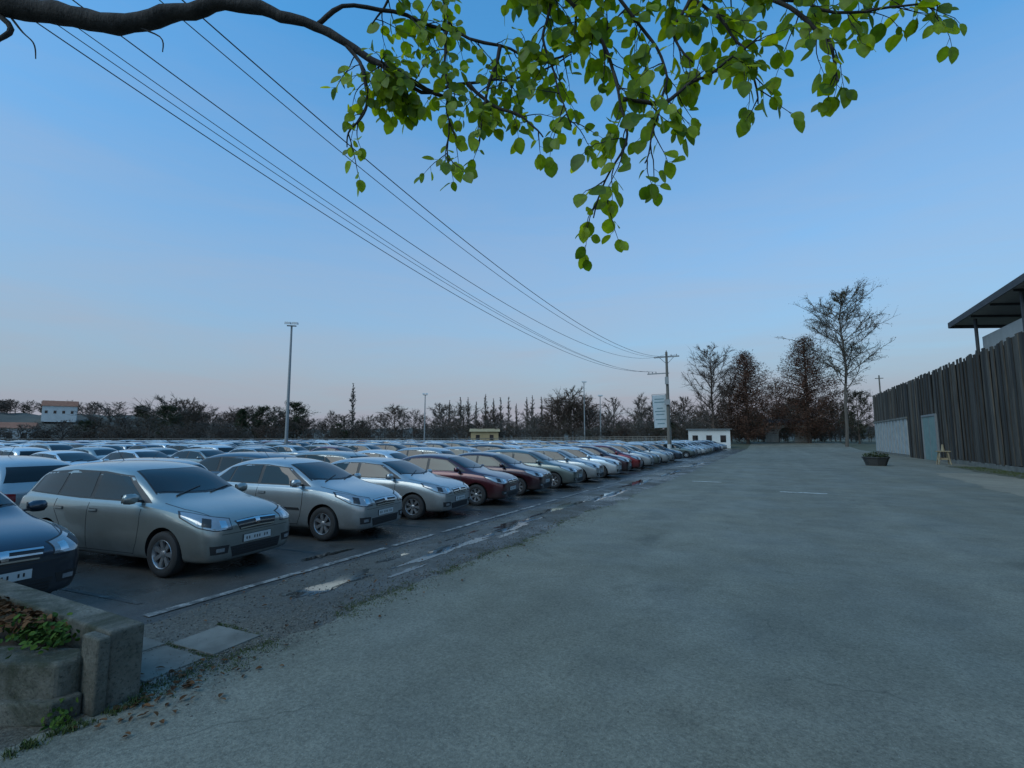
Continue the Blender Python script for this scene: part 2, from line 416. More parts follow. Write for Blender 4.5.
secs=[
 [(-1.30,3.05,4.74),(-1.05,3.05,4.86),(-.60,3.1,4.80),(-.1,3.1,4.62),(.25,3.1,4.52),(.55,3.05,4.62),(.75,3.0,4.80)],
 [(-1.10,3.05,4.60),(-.95,3.0,4.35),(-.95,3.0,4.1),(-1.0,2.95,3.92),(-1.03,2.95,3.80)],
 [(-.80,3.05,4.42),(-.62,3.1,4.3),(-.3,3.1,4.34),(.05,3.15,4.42),(.4,3.1,4.55)],
 [(-.5,3.1,5.25),(-.45,3.1,4.9),(-.45,3.05,4.5),(-.40,3.0,4.1),(-.42,3.0,3.72)],
 [(-.1,3.1,4.62),(-.15,3.05,4.3),(-.18,3.0,4.05),(-.22,3.0,3.86)],
 [(.1,3.0,5.2),(.45,2.95,4.7),(.62,2.9,4.35),(.66,2.85,4.05),(.66,2.8,3.75),(.54,2.8,3.48),(.47,2.8,3.26)],
 [(.4,3.0,5.2),(.62,2.9,4.85),(.85,2.9,4.55),(.95,2.85,4.2),(.85,2.8,3.85),(.78,2.8,3.62)],
 [(.68,2.85,4.05),(.9,2.8,4.0),(1.15,2.8,4.15),(1.35,2.75,4.28),(1.5,2.75,4.42)],
 [(.8,2.95,5.15),(1.15,2.9,4.8),(1.3,2.8,4.5),(1.40,2.75,4.2),(1.45,2.75,3.95)],
 [(1.0,2.95,5.15),(1.3,2.85,4.78),(1.7,2.8,4.66),(2.1,2.7,4.50),(2.4,2.65,4.52),(2.55,2.6,4.60)],
 [(1.6,2.8,4.68),(1.8,2.7,4.40),(1.85,2.65,4.15),(1.82,2.6,3.98)],
 [(.0,3.0,5.2),(.25,3.0,4.9),(.2,3.0,4.6),(.28,2.95,4.3),(.38,2.9,3.92)],
 [(1.5,2.9,5.1),(1.9,2.75,4.85),(2.2,2.7,4.68),(2.4,2.65,4.5)],
 [(-.75,3.1,5.3),(-.85,3.1,4.95),(-.95,3.1,4.78)],
 [(1.15,2.9,4.8),(1.0,2.85,4.5),(1.1,2.8,4.25)],
 [(-.3,3.1,4.34),(-.1,3.05,4.15),(.1,3.0,4.05),(.2,3.0,3.9)],
]
for i,q in enumerate(secs):
    s=limb(q,.015 if i!=0 else .018,.004,7,.035)
    shoots(s,.080,.27,.088 if i<5 else .105,.3 if i==0 else .14,1,.4,.044)
shoots(m1,.16,.26,.088,.90,1,.5)
shoots(up,.045,.34,.10,.60,1,.6)
bb.obj('limbs',M_bark,True,tree); lb.obj('leaves',M_leaf,True,tree)

# ------------------------------------------------------------------ car
def paintmat():
    m,nt,bs=newmat('car_paint'); oi=nt.nodes.new('ShaderNodeObjectInfo')
    v=coord(nt)
    n3=tnoise(nt,v,3,4,.7)
    d=ramp(nt,n3,.45,.8,0,.14)
    sep=nt.nodes.new('ShaderNodeSeparateXYZ'); nt.links.new(v,sep.inputs[0])
    low=ramp(nt,sep.outputs[2],.22,.6,.8,0)
    f=math_(nt,'ADD',d,math_(nt,'MULTIPLY',low,n3))
    c=mix(nt,f,oi.outputs['Color'],(.075,.07,.062))
    nt.links.new(c,bs.inputs['Base Color'])
    setv(bs,Metallic=.6,Roughness=.30,Coat_Weight=1,Coat_Roughness=.04)
    return m
M_paint=paintmat()
M_glass,nt,bs=newmat('car_glass'); setv(bs,Base_Color=(.010,.012,.012,1),Roughness=.03); bs.inputs['Specular IOR Level'].default_value=.5
M_black=flat('black_trim',(.018,.018,.019),.5)
M_tyre=flat('tyre',(.02,.02,.02),.85)
M_rim=flat('alloy_rim',(.36,.37,.38),.35,.8)
M_chrome=flat('chrome',(.6,.61,.62),.15,1)
M_lamp=flat('headlamp',(.30,.31,.32),.12,.5,1)
M_red=flat('tail_lamp',(.25,.01,.01),.15,0,1)
M_plate=flat('number_plate',(.5,.5,.48),.4)
CM=[M_paint,M_glass,M_black,M_tyre,M_rim,M_chrome,M_lamp,M_red,M_plate]
def make_car(kind):
    front=[(2.25,.52,.27,.62,.3,.69,0),(2.22,.70,.21,.67,.4,.745,0),(2.11,.79,.19,.735,.5,.83,0),(1.90,.84,.18,.82,.6,.915,0),
           (1.52,.865,.18,.90,.62,.995,0),(1.17,.872,.18,.945,.64,1.045,0)]
    if kind=='sedan':
        rest=[(.72,.875,.18,.965,.67,1.27,1),(.28,.875,.18,.975,.61,1.47,1),(-.30,.875,.18,.98,.61,1.53,1),(-.95,.875,.18,.985,.60,1.515,1),(-1.38,.87,.18,.995,.585,1.42,1),
              (-1.74,.86,.19,1.005,.64,1.21,1),(-1.94,.845,.2,1.0,.6,1.10,0),(-2.17,.815,.22,.975,.6,1.08,0),(-2.29,.77,.25,.92,.5,1.01,0),(-2.34,.60,.30,.82,.4,.90,0)]
    else:
        rest=[(.76,.875,.18,.97,.68,1.27,1),(.32,.875,.18,.985,.63,1.49,1),(-.30,.875,.18,.99,.63,1.565,1),(-.95,.875,.18,1.0,.625,1.56,1),(-1.50,.87,.18,1.01,.61,1.53,1),
              (-1.95,.85,.2,1.01,.59,1.45,1),(-2.15,.83,.22,.99,.62,1.24,1),(-2.26,.79,.24,.93,.5,1.03,0),(-2.31,.62,.30,.82,.4,.90,0)]
    st=front+rest
    vs=[];fs=[]
    for (x,w,zb,zs,wr,zr,cab) in st:
        mid=zb+(zs-zb)*.45
        if cab: up_=[(w-.035,zs),(w-.072,zs+.03),(wr+.072,max(zr-.15,zs+.06)),(wr,zr-.045),(wr*.55,zr-.005)]
        else: up_=[(w-.03,zs),(w-.085,zs+.02),(w*.82,zs+(zr-zs)*.55),(w*.70,zs+(zr-zs)*.8),(w*.4,zr-.006)]
        half=[(w*.85,zb),(w-.035,zb+.05),(w,mid),(w+.005,zs-.12)]+up_
        ring=[(0,zb)]+half+[(0,zr+.005)]+[(-a,z) for a,z in half[::-1]]
        for (a,z) in ring: vs.append((x,a,z))
    n=20
    for i in range(len(st)-1):
        for k in range(n):
            k2=(k+1)%n
            fs.append((i*n+k,(i+1)*n+k,(i+1)*n+k2,i*n+k2))
    fs.append(tuple(range(n))); fs.append(tuple((len(st)-1)*n+k for k in range(n))[::-1])
    me=bpy.data.meshes.new('b'); me.from_pydata(vs,[],fs)
    bm=bmesh.new(); bm.from_mesh(me); bmesh.ops.recalc_face_normals(bm,faces=bm.faces); 
    cl=bm.edges.layers.float.new('crease_edge')
    for e in bm.edges:
        a,c=[v.index for v in e.verts]
        if a//n!=c//n and (a%n)==(c%n) and (a%n) in (5,15): e[cl]=.6
        if a//n!=c//n and (a%n)==(c%n) and (a%n) in (4,16,7,13): e[cl]=.3
    bm.to_mesh(me); bm.free()
    for m in CM: me.materials.append(m)
    ob=link(bpy.data.objects.new('tmpbody',me))
    sm=ob.modifiers.new('s','SUBSURF'); sm.levels=2; sm.render_levels=2
    cb=MB(); ra=.365; AX=(1.38,-1.30)
    for ax in AX:
        for s in (-1,1):
            M=Matrix.Translation((ax,s*.82,.325))@Matrix.Rotation(math.pi/2,4,'X')
            nn=36; v2=[]
            for h in (-.24,.24):
                for k in range(nn):
                    t=2*math.pi*k/nn; v2.append(M@Vector((ra*math.cos(t),ra*math.sin(t),h)))
            f2=[(k,(k+1)%nn,nn+(k+1)%nn,nn+k) for k in range(nn)]+[tuple(range(nn))[::-1],tuple(range(nn,2*nn))]
            cb.add(v2,f2,2)
    cm=cb.mesh('cut',CM)
    bm=bmesh.new(); bm.from_mesh(cm); bmesh.ops.recalc_face_normals(bm,faces=bm.faces); bm.to_mesh(cm); bm.free()
    co=link(bpy.data.objects.new('tmpcut',cm))
    dg=bpy.context.evaluated_depsgraph_get()
    pre=bpy.data.meshes.new_from_object(ob.evaluated_get(dg))
    bvm=bmesh.new(); bvm.from_mesh(pre); bvh=BVHTree.FromBMesh(bvm); 
    bo=ob.modifiers.new('b','BOOLEAN'); bo.object=co; bo.operation='DIFFERENCE'; bo.solver='EXACT'
    dg=bpy.context.evaluated_depsgraph_get(); dg.update()
    body=bpy.data.meshes.new_from_object(ob.evaluated_get(dg))
    bpy.data.objects.remove(ob); bpy.data.objects.remove(co)
    B=MB()
    def samp(c,t):
        x=t*(len(c)-1); i=min(int(x),len(c)-2); f=x-i
        return Vector(c[i]).lerp(Vector(c[i+1]),f)
    def patch(top,bot,nu,nv,d,mi,off=.004):
        d=Vector(d).normalized(); vs=[];nr=[]
        for j in range(nv+1):
            for i in range(nu+1):
                p=samp(bot,i/nu).lerp(samp(top,i/nu),j/nv)
                h=bvh.ray_cast(p-d*1.5,d)
                if h[0] is None: vs.append(p); nr.append(-d); continue
                nrm=h[1]; 
                if nrm.dot(d)>0: nrm=-nrm
                vs.append(h[0]+nrm*off); nr.append(nrm)
        W=nu+1; fs=[]
        a=vs[1]-vs[0]; c=vs[W]-vs[0]; flip=a.cross(c).dot(nr[0])<0
        for j in range(nv):
            for i in range(nu):
                f=(j*W+i,j*W+i+1,(j+1)*W+i+1,(j+1)*W+i); fs.append(f[::-1] if flip else f)
        ring=[i for i in range(nu+1)]+[j*W+nu for j in range(1,nv+1)]+[nv*W+i for i in range(nu-1,-1,-1)]+[j*W for j in range(nv-1,0,-1)]
        base=len(vs)
        for r in ring: vs.append(vs[r]-nr[r]*(off+.004))
        for q in range(len(ring)):
            q2=(q+1)%len(ring); fs.append((ring[q],ring[q2],base+q2,base+q))
        B.add(vs,fs,mi)
    sed=kind=='sedan'
    zt=0 if sed else .025
    for s in (1,-1):
        Y=1.0*s; d=(0,-s,0)
        def P(l): return [(x,Y,z) for x,z in l]
        if sed: et=[(-.8,1.405),(-1.27,1.33)]; eb=(-1.64,1.05)
        else: et=[(-1.0,1.44),(-1.82,1.39)]; eb=(-2.0,1.07)
        patch(P([(.36,1.345+zt),(-.25,1.405+zt)]+et),P([(1.00,1.0),(.2,1.012),(-.6,1.02),eb]),24,4,d,2,.004)
        patch(P([(.31,1.33+zt),(-.27,1.385+zt)]),P([(.82,1.025),(-.27,1.035)]),12,4,d,1,.008)
        patch(P([(-.36,1.385+zt),(-1.06,1.36+zt)]),P([(-.36,1.038),(-1.12,1.045)]),12,4,d,1,.008)
        if sed: patch(P([(-1.11,1.345),(-1.27,1.30)]),P([(-1.17,1.05),(-1.54,1.065)]),6,4,d,1,.008)
        else: patch(P([(-1.12,1.385),(-1.76,1.355)]),P([(-1.19,1.055),(-1.90,1.085)]),8,4,d,1,.008)
        for pts in ([(.88,.98),(.88,.7),(.83,.45),(.74,.27)],[(-.31,1.0),(-.32,.7),(-.32,.27)],[(-1.13,1.0),(-1.14,.85),(-.98,.62),(-.9,.27)]):
            patch(P([(x-.006,z) for x,z in pts]),P([(x+.006,z) for x,z in pts]),14,1,d,2,.0015)
        patch(P([(.74,.285),(-.9,.285)]),P([(.74,.275),(-.9,.275)]),14,1,d,2,.0015)
        if sed: patch(P([(.80,.60),(-.92,.60)]),P([(.82,.555),(-.90,.555)]),14,1,d,2,.010)
        for hx in (-.17,-1.0):
            patch(P([(hx+.09,.875),(hx-.09,.875)]),P([(hx+.09,.85),(hx-.09,.85)]),6,2,d,0,.026)
            patch(P([(hx+.10,.885),(hx-.10,.885)]),P([(hx+.10,.84),(hx-.10,.84)]),4,2,d,2,.003)
        dd=(-1,-s*.75,0)
        patch([(2.13,s*.41,.795),(2.05,s*.62,.835),(1.83,s*.80,.895),(1.66,s*.865,.915)],[(2.24,s*.44,.645),(2.16,s*.66,.645),(1.98,s*.80,.70),(1.70,s*.87,.83)],16,6,dd,2,.003)
        patch([(2.13,s*.425,.785),(2.05,s*.62,.825),(1.83,s*.79,.885),(1.70,s*.855,.90)],[(2.24,s*.455,.658),(2.16,s*.66,.658),(1.98,s*.79,.713),(1.73,s*.86,.835)],16,6,dd,6,.007)
        patch([(2.2,s*.53,.765),(2.15,s*.60,.775)],[(2.25,s*.53,.68),(2.2,s*.60,.685)],4,4,dd,5,.010)
        patch([(2.1,s*.68,.80),(2.0,s*.75,.82)],[(2.1,s*.68,.70),(2.0,s*.75,.72)],4,4,dd,2,.010)
        patch([(2.3,s*.50,.44),(2.1,s*.72,.45)],[(2.3,s*.52,.33),(2.1,s*.70,.33)],6,3,(-1,-s*.3,0),2,.004)
        patch([(2.3,s*.575,.41),(2.1,s*.635,.41)],[(2.3,s*.575,.36),(2.1,s*.635,.36)],3,3,(-1,-s*.3,0),6,.010)
        patch([(1.2,s*.715,2),(1.6,s*.705,2),(2.06,s*.60,2)],[(1.2,s*.725,2),(1.6,s*.715,2),(2.06,s*.61,2)],14,1,(0,0,-1),2,.0015)
        patch([(-2.3,s*.48,.93),(-2.3,s*.72,.96)],[(-2.3,s*.48,.80),(-2.3,s*.72,.78)],6,4,(1,0,0),7,.006)
        M=Matrix.Translation((.80,s*.965,1.07))
        prof=[(.001,-.11),(.05,-.10),(.075,-.05),(.08,.02),(.07,.08),(.04,.105),(.001,.108)]
        B.lathe(prof,10,M@Matrix.Rotation(-s*math.pi/2,4,'X')@Matrix.Diagonal((.85,1.0,1,1)),0)
        B.box(.735,.747,s*.965-.085,s*.965+.085,1.015,1.125,1)
        B.box(.78,.84,min(s*.80,s*.90),max(s*.80,s*.90),1.02,1.045,2)
    top=[(.345-.09*(y/.5)**2,y*1.1,3) for y in (-.5,-.25,0,.25,.5)]
    bot=[(1.13-.20*(y/.66)**2,y*1.03,3) for y in (-.66,-.33,0,.33,.66)]
    patch(top,bot,16,10,(0,0,-1),2,.003)
    top=[(.375-.09*(y/.5)**2,y*1.06,3) for y in (-.5,-.25,0,.25,.5)]
    bot=[(1.08-.18*(y/.66)**2,y*1.0,3) for y in (-.66,-.33,0,.33,.66)]
    patch(top,bot,16,10,(0,0,-1),1,.007)
    for (a,c) in (((1.11,-.5),(.93,.02)),((1.13,.06),(.95,.52))):
        patch([(a[0],a[1],3),(c[0],c[1],3)],[(a[0]+.018,a[1],3),(c[0]+.018,c[1],3)],8,1,(0,0,-1),2,.018)
    if sed:
        patch([(-1.40,y,3) for y in (-.48,0,.48)],[(-1.88,y,3) for y in (-.57,0,.57)],10,6,(0,0,-1),1,.006)
    else:
        patch([(-2.3,y,1.38) for y in (-.50,0,.50)],[(-2.3,y,1.12) for y in (-.62,0,.62)],10,6,(1,0,0),1,.006)
    d=(-1,0,0); g=.045
    patch([(2.3,y,.725+g-.12*y*y) for y in (-.38,-.19,0,.19,.38)],[(2.3,y,.575+g) for y in (-.31,-.15,0,.15,.31)],14,5,d,2,.004)
    for z,hw in ((.705+g,.36),(.655+g,.34),(.605+g,.31)):
        patch([(2.3,-hw,z+.009-.1*hw*hw),(2.3,0,z+.009),(2.3,hw,z+.009-.1*hw*hw)],[(2.3,-hw,z-.009-.1*hw*hw),(2.3,0,z-.009),(2.3,hw,z-.009-.1*hw*hw)],12,1,d,5,.014)
    patch([(2.3,-.045,.71+g),(2.3,.045,.71+g)],[(2.3,-.03,.62+g),(2.3,.03,.62+g)],4,4,d,5,.022)
    patch([(2.3,y,.41) for y in (-.46,0,.46)],[(2.3,y,.265) for y in (-.42,0,.42)],12,4,d,2,.004)
    for z in (.30,.335,.37): patch([(2.3,-.42,z+.005),(2.3,.42,z+.005)],[(2.3,-.42,z-.005),(2.3,.42,z-.005)],10,1,d,3,.012)
    patch([(2.3,y,.595) for y in (-.6,0,.6)],[(2.3,y,.588) for y in (-.6,0,.6)],12,1,d,2,.002)
    patch([(2.3,-.26,.545),(2.3,.26,.545)],[(2.3,-.26,.435),(2.3,.26,.435)],6,2,d,2,.010)
    patch([(2.3,-.25,.54),(2.3,.25,.54)],[(2.3,-.25,.44),(2.3,.25,.44)],6,2,d,8,.015)
    for k in range(9):
        y0=-.21+k*.047
        if k in(2,6): continue
        patch([(2.3,y0+.004,.510),(2.3,y0+.020,.510)],[(2.3,y0+.004,.470),(2.3,y0+.020,.470)],1,1,d,2,.018)
    patch([(-2.3,-.26,.72),(-2.3,.26,.72)],[(-2.3,-.26,.61),(-2.3,.26,.61)],6,2,(1,0,0),8,.008)
    for ax in AX:
        for s in (-1,1):
            M=Matrix.Translation((ax,s*.765,.315))@Matrix.Rotation(-s*math.pi/2,4,'X')
            B.lathe([(.195,.085),(.235,.102),(.285,.102),(.308,.085),(.316,.05),(.316,-.05),(.308,-.085),(.2,-.1)],32,M,3)
            B.lathe([(.200,.088),(.196,.094),(.188,.085),(.182,.03),(.178,.02)],32,M,4)
            B.lathe([(.18,.028),(.001,.028)],24,M,2)
            B.lathe([(.052,.03),(.050,.075),(.03,.084),(.001,.085)],16,M,4)
            for k in range(7):
                t=2*math.pi*k/7
                Rm=M@Matrix.Rotation(t,4,'Z')
                q=[(.04,-.022,.068),(.04,.022,.068),(.19,.034,.082),(.19,-.034,.082),(.04,-.024,.04),(.04,.024,.04),(.19,.036,.045),(.19,-.036,.045)]
                B.add([Rm@Vector(p) for p in q],[(0,1,2,3),(4,7,6,5),(0,3,7,4),(1,5,6,2)],4)
    B.tube([(-.9,0,1.515+zt),(-1.12,0,1.72+zt)],[.006,.003],5,2)
    bm2=bmesh.new(); bm2.from_mesh(body)
    pm=B.mesh('parts',CM); bm2.from_mesh(pm)
    for f in bm2.faces: f.smooth=True
    out=bpy.data.meshes.new('car_'+kind); bm2.to_mesh(out); bm2.free()
    for m in CM:
        if m.name not in [x.name for x in out.materials if x]: out.materials.append(m)
    try: out.set_sharp_from_angle(angle=math.radians(38))
    except Exception as e: print(e)
    return out
carS=make_car('sedan'); carH=make_car('hatch')
COL={'silver':(.36,.375,.37),'grey':(.27,.285,.265),'white':(.62,.63,.62),'maroon':(.075,.012,.017),'dkmaroon':(.04,.010,.015),'red':(.20,.012,.014),
     'navy':(.022,.036,.055),'black':(.015,.016,.018),'green':(.13,.155,.14),'blue':(.045,.08,.13),'dkgrey':(.06,.065,.07),'beige':(.27,.27,.24)}
def car(x,y,rot,col,mesh=None,s=(1,1,1)):
    o=bpy.data.objects.new('parked_car',mesh or carS); link(o)
    o.location=(x,y,.012); o.rotation_euler=(0,0,math.radians(rot)); o.color=COL[col]+(1,); o.scale=s
    return o
rr=random.Random(5)
row1=['grey','silver','silver','maroon','dkmaroon','green','silver','white','dkmaroon','red','silver','green','silver','silver','navy','blue','silver','green','silver','white']
car(-9.62,2.12,7,'navy',carH)
allc=['silver','silver','silver','grey','white','white','maroon','red','navy','black','green','blue','dkgrey','silver','white','beige','grey']
PH=7
def vs_(): return (rr.uniform(.93,1.04),rr.uniform(.97,1.03),rr.uniform(.95,1.06))
for i in range(31):
    y=4.89+2.89*i
    if abs(y-49.8)<1.6: continue
    c=row1[i] if i<len(row1) else rr.choice(allc)
    car(-9.37+rr.uniform(-.08,.08)*(i>1),y+rr.uniform(-.05,.05),PH+rr.uniform(-.8,.8),c,carH if i in (0,5,7) else (carS if i<6 or rr.random()<.5 else carH),(1.0,1.0,1.02) if i<2 else vs_())
for r in range(7):
    xs=[-9.4-16.2*r,-14.7-16.2*r]
    for j,x in enumerate(xs):
        if r==0 and j==0: continue
        for i in range(32):
            y=4.2+2.85*i+rr.uniform(-.1,.1)
            if rr.random()<.05: continue
            if y<-x*.20: continue
            car(x+rr.uniform(-.15,.15),y,(PH if j==0 else 180+PH)+rr.uniform(-1,1),rr.choice(allc),rr.choice([carS,carH]),vs_())

# ------------------------------------------------------------------ utility poles & wires
M_wood=nmat('pole_wood',(.10,.09,.075),(.17,.155,.13),4,.9,.3,(6,6,.6))
M_ceram=flat('insulator',(.25,.22,.2),.3); M_steel=flat('galvanised_steel',(.24,.25,.25),.5,.3)
def upole(x,y,top=10.4):
    b=MB()
    b.tube([(0,0,-.2),(0,0,5),(0,0,top)],[.19,.16,.11],12,0)
    b.box(-1.2,1.2,-.06,.06,top-.55,top-.43,2); b.box(-1.9,.2,-.05,.05,8.25,8.35,2)
    b.tube([(-.7,.07,top-.5),(0,.1,top-1.2)],[.025,.025],5,2); b.tube([(.7,.07,top-.5),(0,.1,top-1.2)],[.025,.025],5,2)
    for (ix,iz) in ((-.0,top-.0),(.45,top-.43),(.95,top-.43),(-1.75,8.35),(-1.4,8.35),(-1.05,8.35)):
        b.lathe([(.02,0),(.05,.03),(.03,.07),(.055,.1),(.03,.15),(.001,.18)],8,Matrix.Translation((ix,0,iz)),1)
    b.box(-.16,.16,-.34,-.14,7.2,7.9,2); b.box(-.25,.25,-.36,-.15,5.2,5.7,2)
    b.tube([(.21,0,0),(.18,0,3)],[.03,.03],6,2)
    b.tube([(0,0,0),(0,0,1.4)],[.205,.195],12,3)
    o=b.obj('utility_pole',[M_wood,M_ceram,M_steel,M_plate]); o.location=(x,y,0)
    return o
upole(-8.95,50); upole(-8.95,-8,12.1)
b=MB()
for (x,z0,k,ym,r) in ((-8.1,7.5,.0038,24,.012),(-8.4,7.45,.0038,24,.009),(-8.95,7.05,.0040,22,.010),(-10.75,7.1,.0031,28,.011),(-10.4,7.12,.0030,28,.008),(-10.05,7.0,.0031,28,.008)):
    pts=[]
    for i in range(81):
        y=-8+58*i/80
        pts.append((x,y,z0+k*(y-ym)**2))
    b.tube(pts,[r]*81,5,0)
b.obj('power_lines',flat('cable',(.07,.07,.075),.6))
b=MB()
b.box(-.65,.65,-.03,.03,3.0,6.2,0); b.box(-.68,-.655,-.045,.045,2.95,6.25,1); b.box(.655,.68,-.045,.045,2.95,6.25,1)
b.tube([(.75,0,0),(.75,0,6.3)],[.06,.05],8,1); b.box(-.68,.8,-.02,.02,6.26,6.3,1)
for k,(z,w) in enumerate(((5.8,.45),(5.5,.5),(4.9,.3),(4.6,.5),(4.3,.4),(3.8,.5),(3.4,.35))): b.box(-w,w,-.035,-.031,z-.05,z+.05,2)
o=b.obj('banner_sign',[flat('banner_white',(.50,.54,.54),.6),M_steel,flat('banner_print',(.16,.24,.25),.6)]); o.location=(-9.55,50.3,0); o.rotation_euler=(0,math.radians(-3),math.radians(25))
def lamp(x,y,h,heads=2):
    b=MB(); b.tube([(0,0,0),(0,0,h*.5),(0,0,h)],[.17,.14,.09],10,0)
    b.box(-.45,.45,-.05,.05,h-.1,h,0)
    for sx in (-.34,.34):
        vs=[(sx-.28,-.5,h+.0),(sx+.28,-.5,h+.0),(sx+.28,.2,h+.15),(sx-.28,.2,h+.15),(sx-.24,-.45,h+.26),(sx+.24,-.45,h+.26),(sx+.24,.2,h+.38),(sx-.24,.2,h+.38)]
        b.add(vs,[(0,3,2,1),(4,5,6,7),(0,1,5,4),(1,2,6,5),(2,3,7,6),(3,0,4,7)],1)
    b.tube([(0,0,0),(0,0,.5)],[.25,.2],8,0)
    o=b.obj('street_lamp',[M_steel,M_plate]); o.location=(x,y,zrise(y)); o.rotation_euler=(0,0,.7)
lamp(-43,34,13.4)
lamp(-68,89,11.5); lamp(-43,123,15.5); lamp(-40,127,12)

# ------------------------------------------------------------------ timber clad grandstand
gs=empty('timber_clad_grandstand')
M_board=nmat('weathered_boards',(.024,.019,.014),(.080,.068,.052),1.4,.9,.4,(5,5,.35),.75)
rr=random.Random(31)
b=MB(); y=14
while y<85.2:
    w=rr.uniform(.20,.42); t=7.80+rr.uniform(-.10,.10); lo=.0
    if 54.9<y+w/2<59.7: lo=4.05
    if y>65.5: lo=4.25
    if y<54.5: lo=.35+rr.uniform(-.1,.05)
    x=12.5+rr.uniform(-.07,.03); tl=rr.uniform(-.04,.04)
    vs=[(x,y,lo),(x+.06,y,lo),(x+.06,y+w,lo),(x,y+w,lo),(x+tl,y,t),(x+.06+tl,y,t),(x+.06+tl,y+w,t),(x+tl,y+w,t)]
    b.add(vs,[(0,3,2,1),(4,5,6,7),(0,1,5,4),(1,2,6,5),(2,3,7,6),(3,0,4,7)],0)
    y+=w+rr.uniform(.02,.09)
b.obj('wall_boards',M_board,False,gs)
b=MB(); b.box(12.64,13.4,14,85.3,0,7.6); b.obj('inner_wall',nmat('dark_wall',(.02,.019,.017),(.035,.033,.03),1,.95),False,gs)
b=MB(); b.box(12.47,12.635,14,54.6,0,.34); b.obj('base_course',M_conc,False,gs)
b=MB()
y=65.8
while y<84.6:
    b.box(12.42,12.56,y,y+1.2,.25,4.0); y+=1.75
b.obj('pale_wall_panels',nmat('pale_panel',(.26,.27,.26),(.38,.39,.37),1.2,.8),False,gs)
b=MB(); b.box(12.36,12.6,65.6,85.2,4.02,4.22); b.box(12.40,12.55,65.6,85.2,0,.22); b.obj('panel_rails',M_conc,False,gs)
b=MB(); b.box(12.44,12.6,55.3,59.4,.02,3.9)
b.obj('door',nmat('door_paint',(.13,.20,.18),(.19,.26,.235),1.5,.6),False,gs)
b=MB()
for q in ((12.38,12.62,55.05,55.28,0,4.1),(12.38,12.62,59.42,59.65,0,4.1),(12.38,12.62,55.29,59.41,3.92,4.1),(12.42,12.438,57.3,57.4,.05,3.9)): b.box(*q)
b.obj('door_frame',M_steel,False,gs)
M_roof=nmat('roof_sheet',(.04,.042,.044),(.065,.065,.066),1,.7); M_soff=nmat('soffit',(.34,.31,.28),(.46,.43,.39),1,.9,0,(1,8,1))
b=MB()
def slabroof(x0,x1,y0,y1,za,zb,th,mi):
    vs=[(x0,y0,za),(x1,y0,zb),(x1,y1,zb),(x0,y1,za),(x0,y0,za+th),(x1,y0,zb+th),(x1,y1,zb+th),(x0,y1,za+th)]
    b.add(vs,[(0,3,2,1),(4,5,6,7),(0,1,5,4),(1,2,6,5),(2,3,7,6),(3,0,4,7)],mi)
slabroof(16.3,32,26,64.5,13.35,11.9,.16,0); b.obj('roof',M_roof,False,gs)
b=MB(); slabroof(16.4,31.9,26.1,64.3,13.20,11.75,.13,0)
b.obj('soffit',M_soff,False,gs)
b=MB()
for k in range(9):
    y=27+k*4.6; slabroof(16.6,31,y,y+.16,13.0,11.55,.19,0)
for y in (59.8,50,40,30): b.tube([(17.0,y,0),(17.0,y,12.9)],[.14,.14],8,0)
b.box(16.20,16.295,26,64.5,13.02,13.56)
slabroof(16.3,32,64.52,64.6,13.02,11.6,.5,0)
b.obj('roof_frame',M_roof,False,gs)
b=MB(); b.box(17.6,31,26,60.6,0,11.3); b.obj('stand_wall',nmat('render_wall',(.36,.33,.29),(.48,.45,.40),.6,.9),False,gs)
b=MB(); b.tube([(0,0,0),(0,0,11)],[.13,.09],8); b.box(-.5,.5,-.05,.05,10.5,10.6); o=b.obj('utility_pole',M_wood); o.location=(13.9,88,0)

b=MB(); b.lathe([(.62,0),(.80,.5),(.86,.55),(.86,.62),(.76,.62),(.74,.5),(.001,.5)],8,Matrix.Translation((0,0,0)),0)
rr=random.Random(8)
for i in range(500):
    a=rr.uniform(0,6.28); r=.78*math.sqrt(rr.random()); h=.5+rr.uniform(0,.5)*(1-r*.6)
    leaf(b,Vector((r*math.cos(a),r*math.sin(a),h)),Vector((rr.uniform(-1,1),rr.uniform(-1,1),rr.uniform(-.2,1))),Vector((rr.uniform(-1,1),rr.uniform(-1,1),1)),.13,.06,1)
o=b.obj('flower_tub',[nmat('tub',(.03,.03,.03),(.05,.048,.045),4,.8),foliage('tub_plant',(.03,.045,.02),(.07,.075,.035))]); o.location=(6.5,44.8,.02)
b=MB(); 
for sx in(-.3,.3):
    for sy in (-.22,.22): b.tube([(sx*1.2,sy*1.3,0),(sx*.8,sy*.6,.95)],[.045,.045],6)
b.box(-.42,.42,-.25,.25,.95,1.02); b.box(-.35,.35,-.02,.02,.35,.5); b.tube([(0,0,1.02),(0,0,1.5)],[.12,.05],8)
o=b.obj('wooden_trestle',nmat('pale_wood',(.20,.16,.10),(.30,.25,.16),3,.8)); o.location=(11.2,48.5,.02)

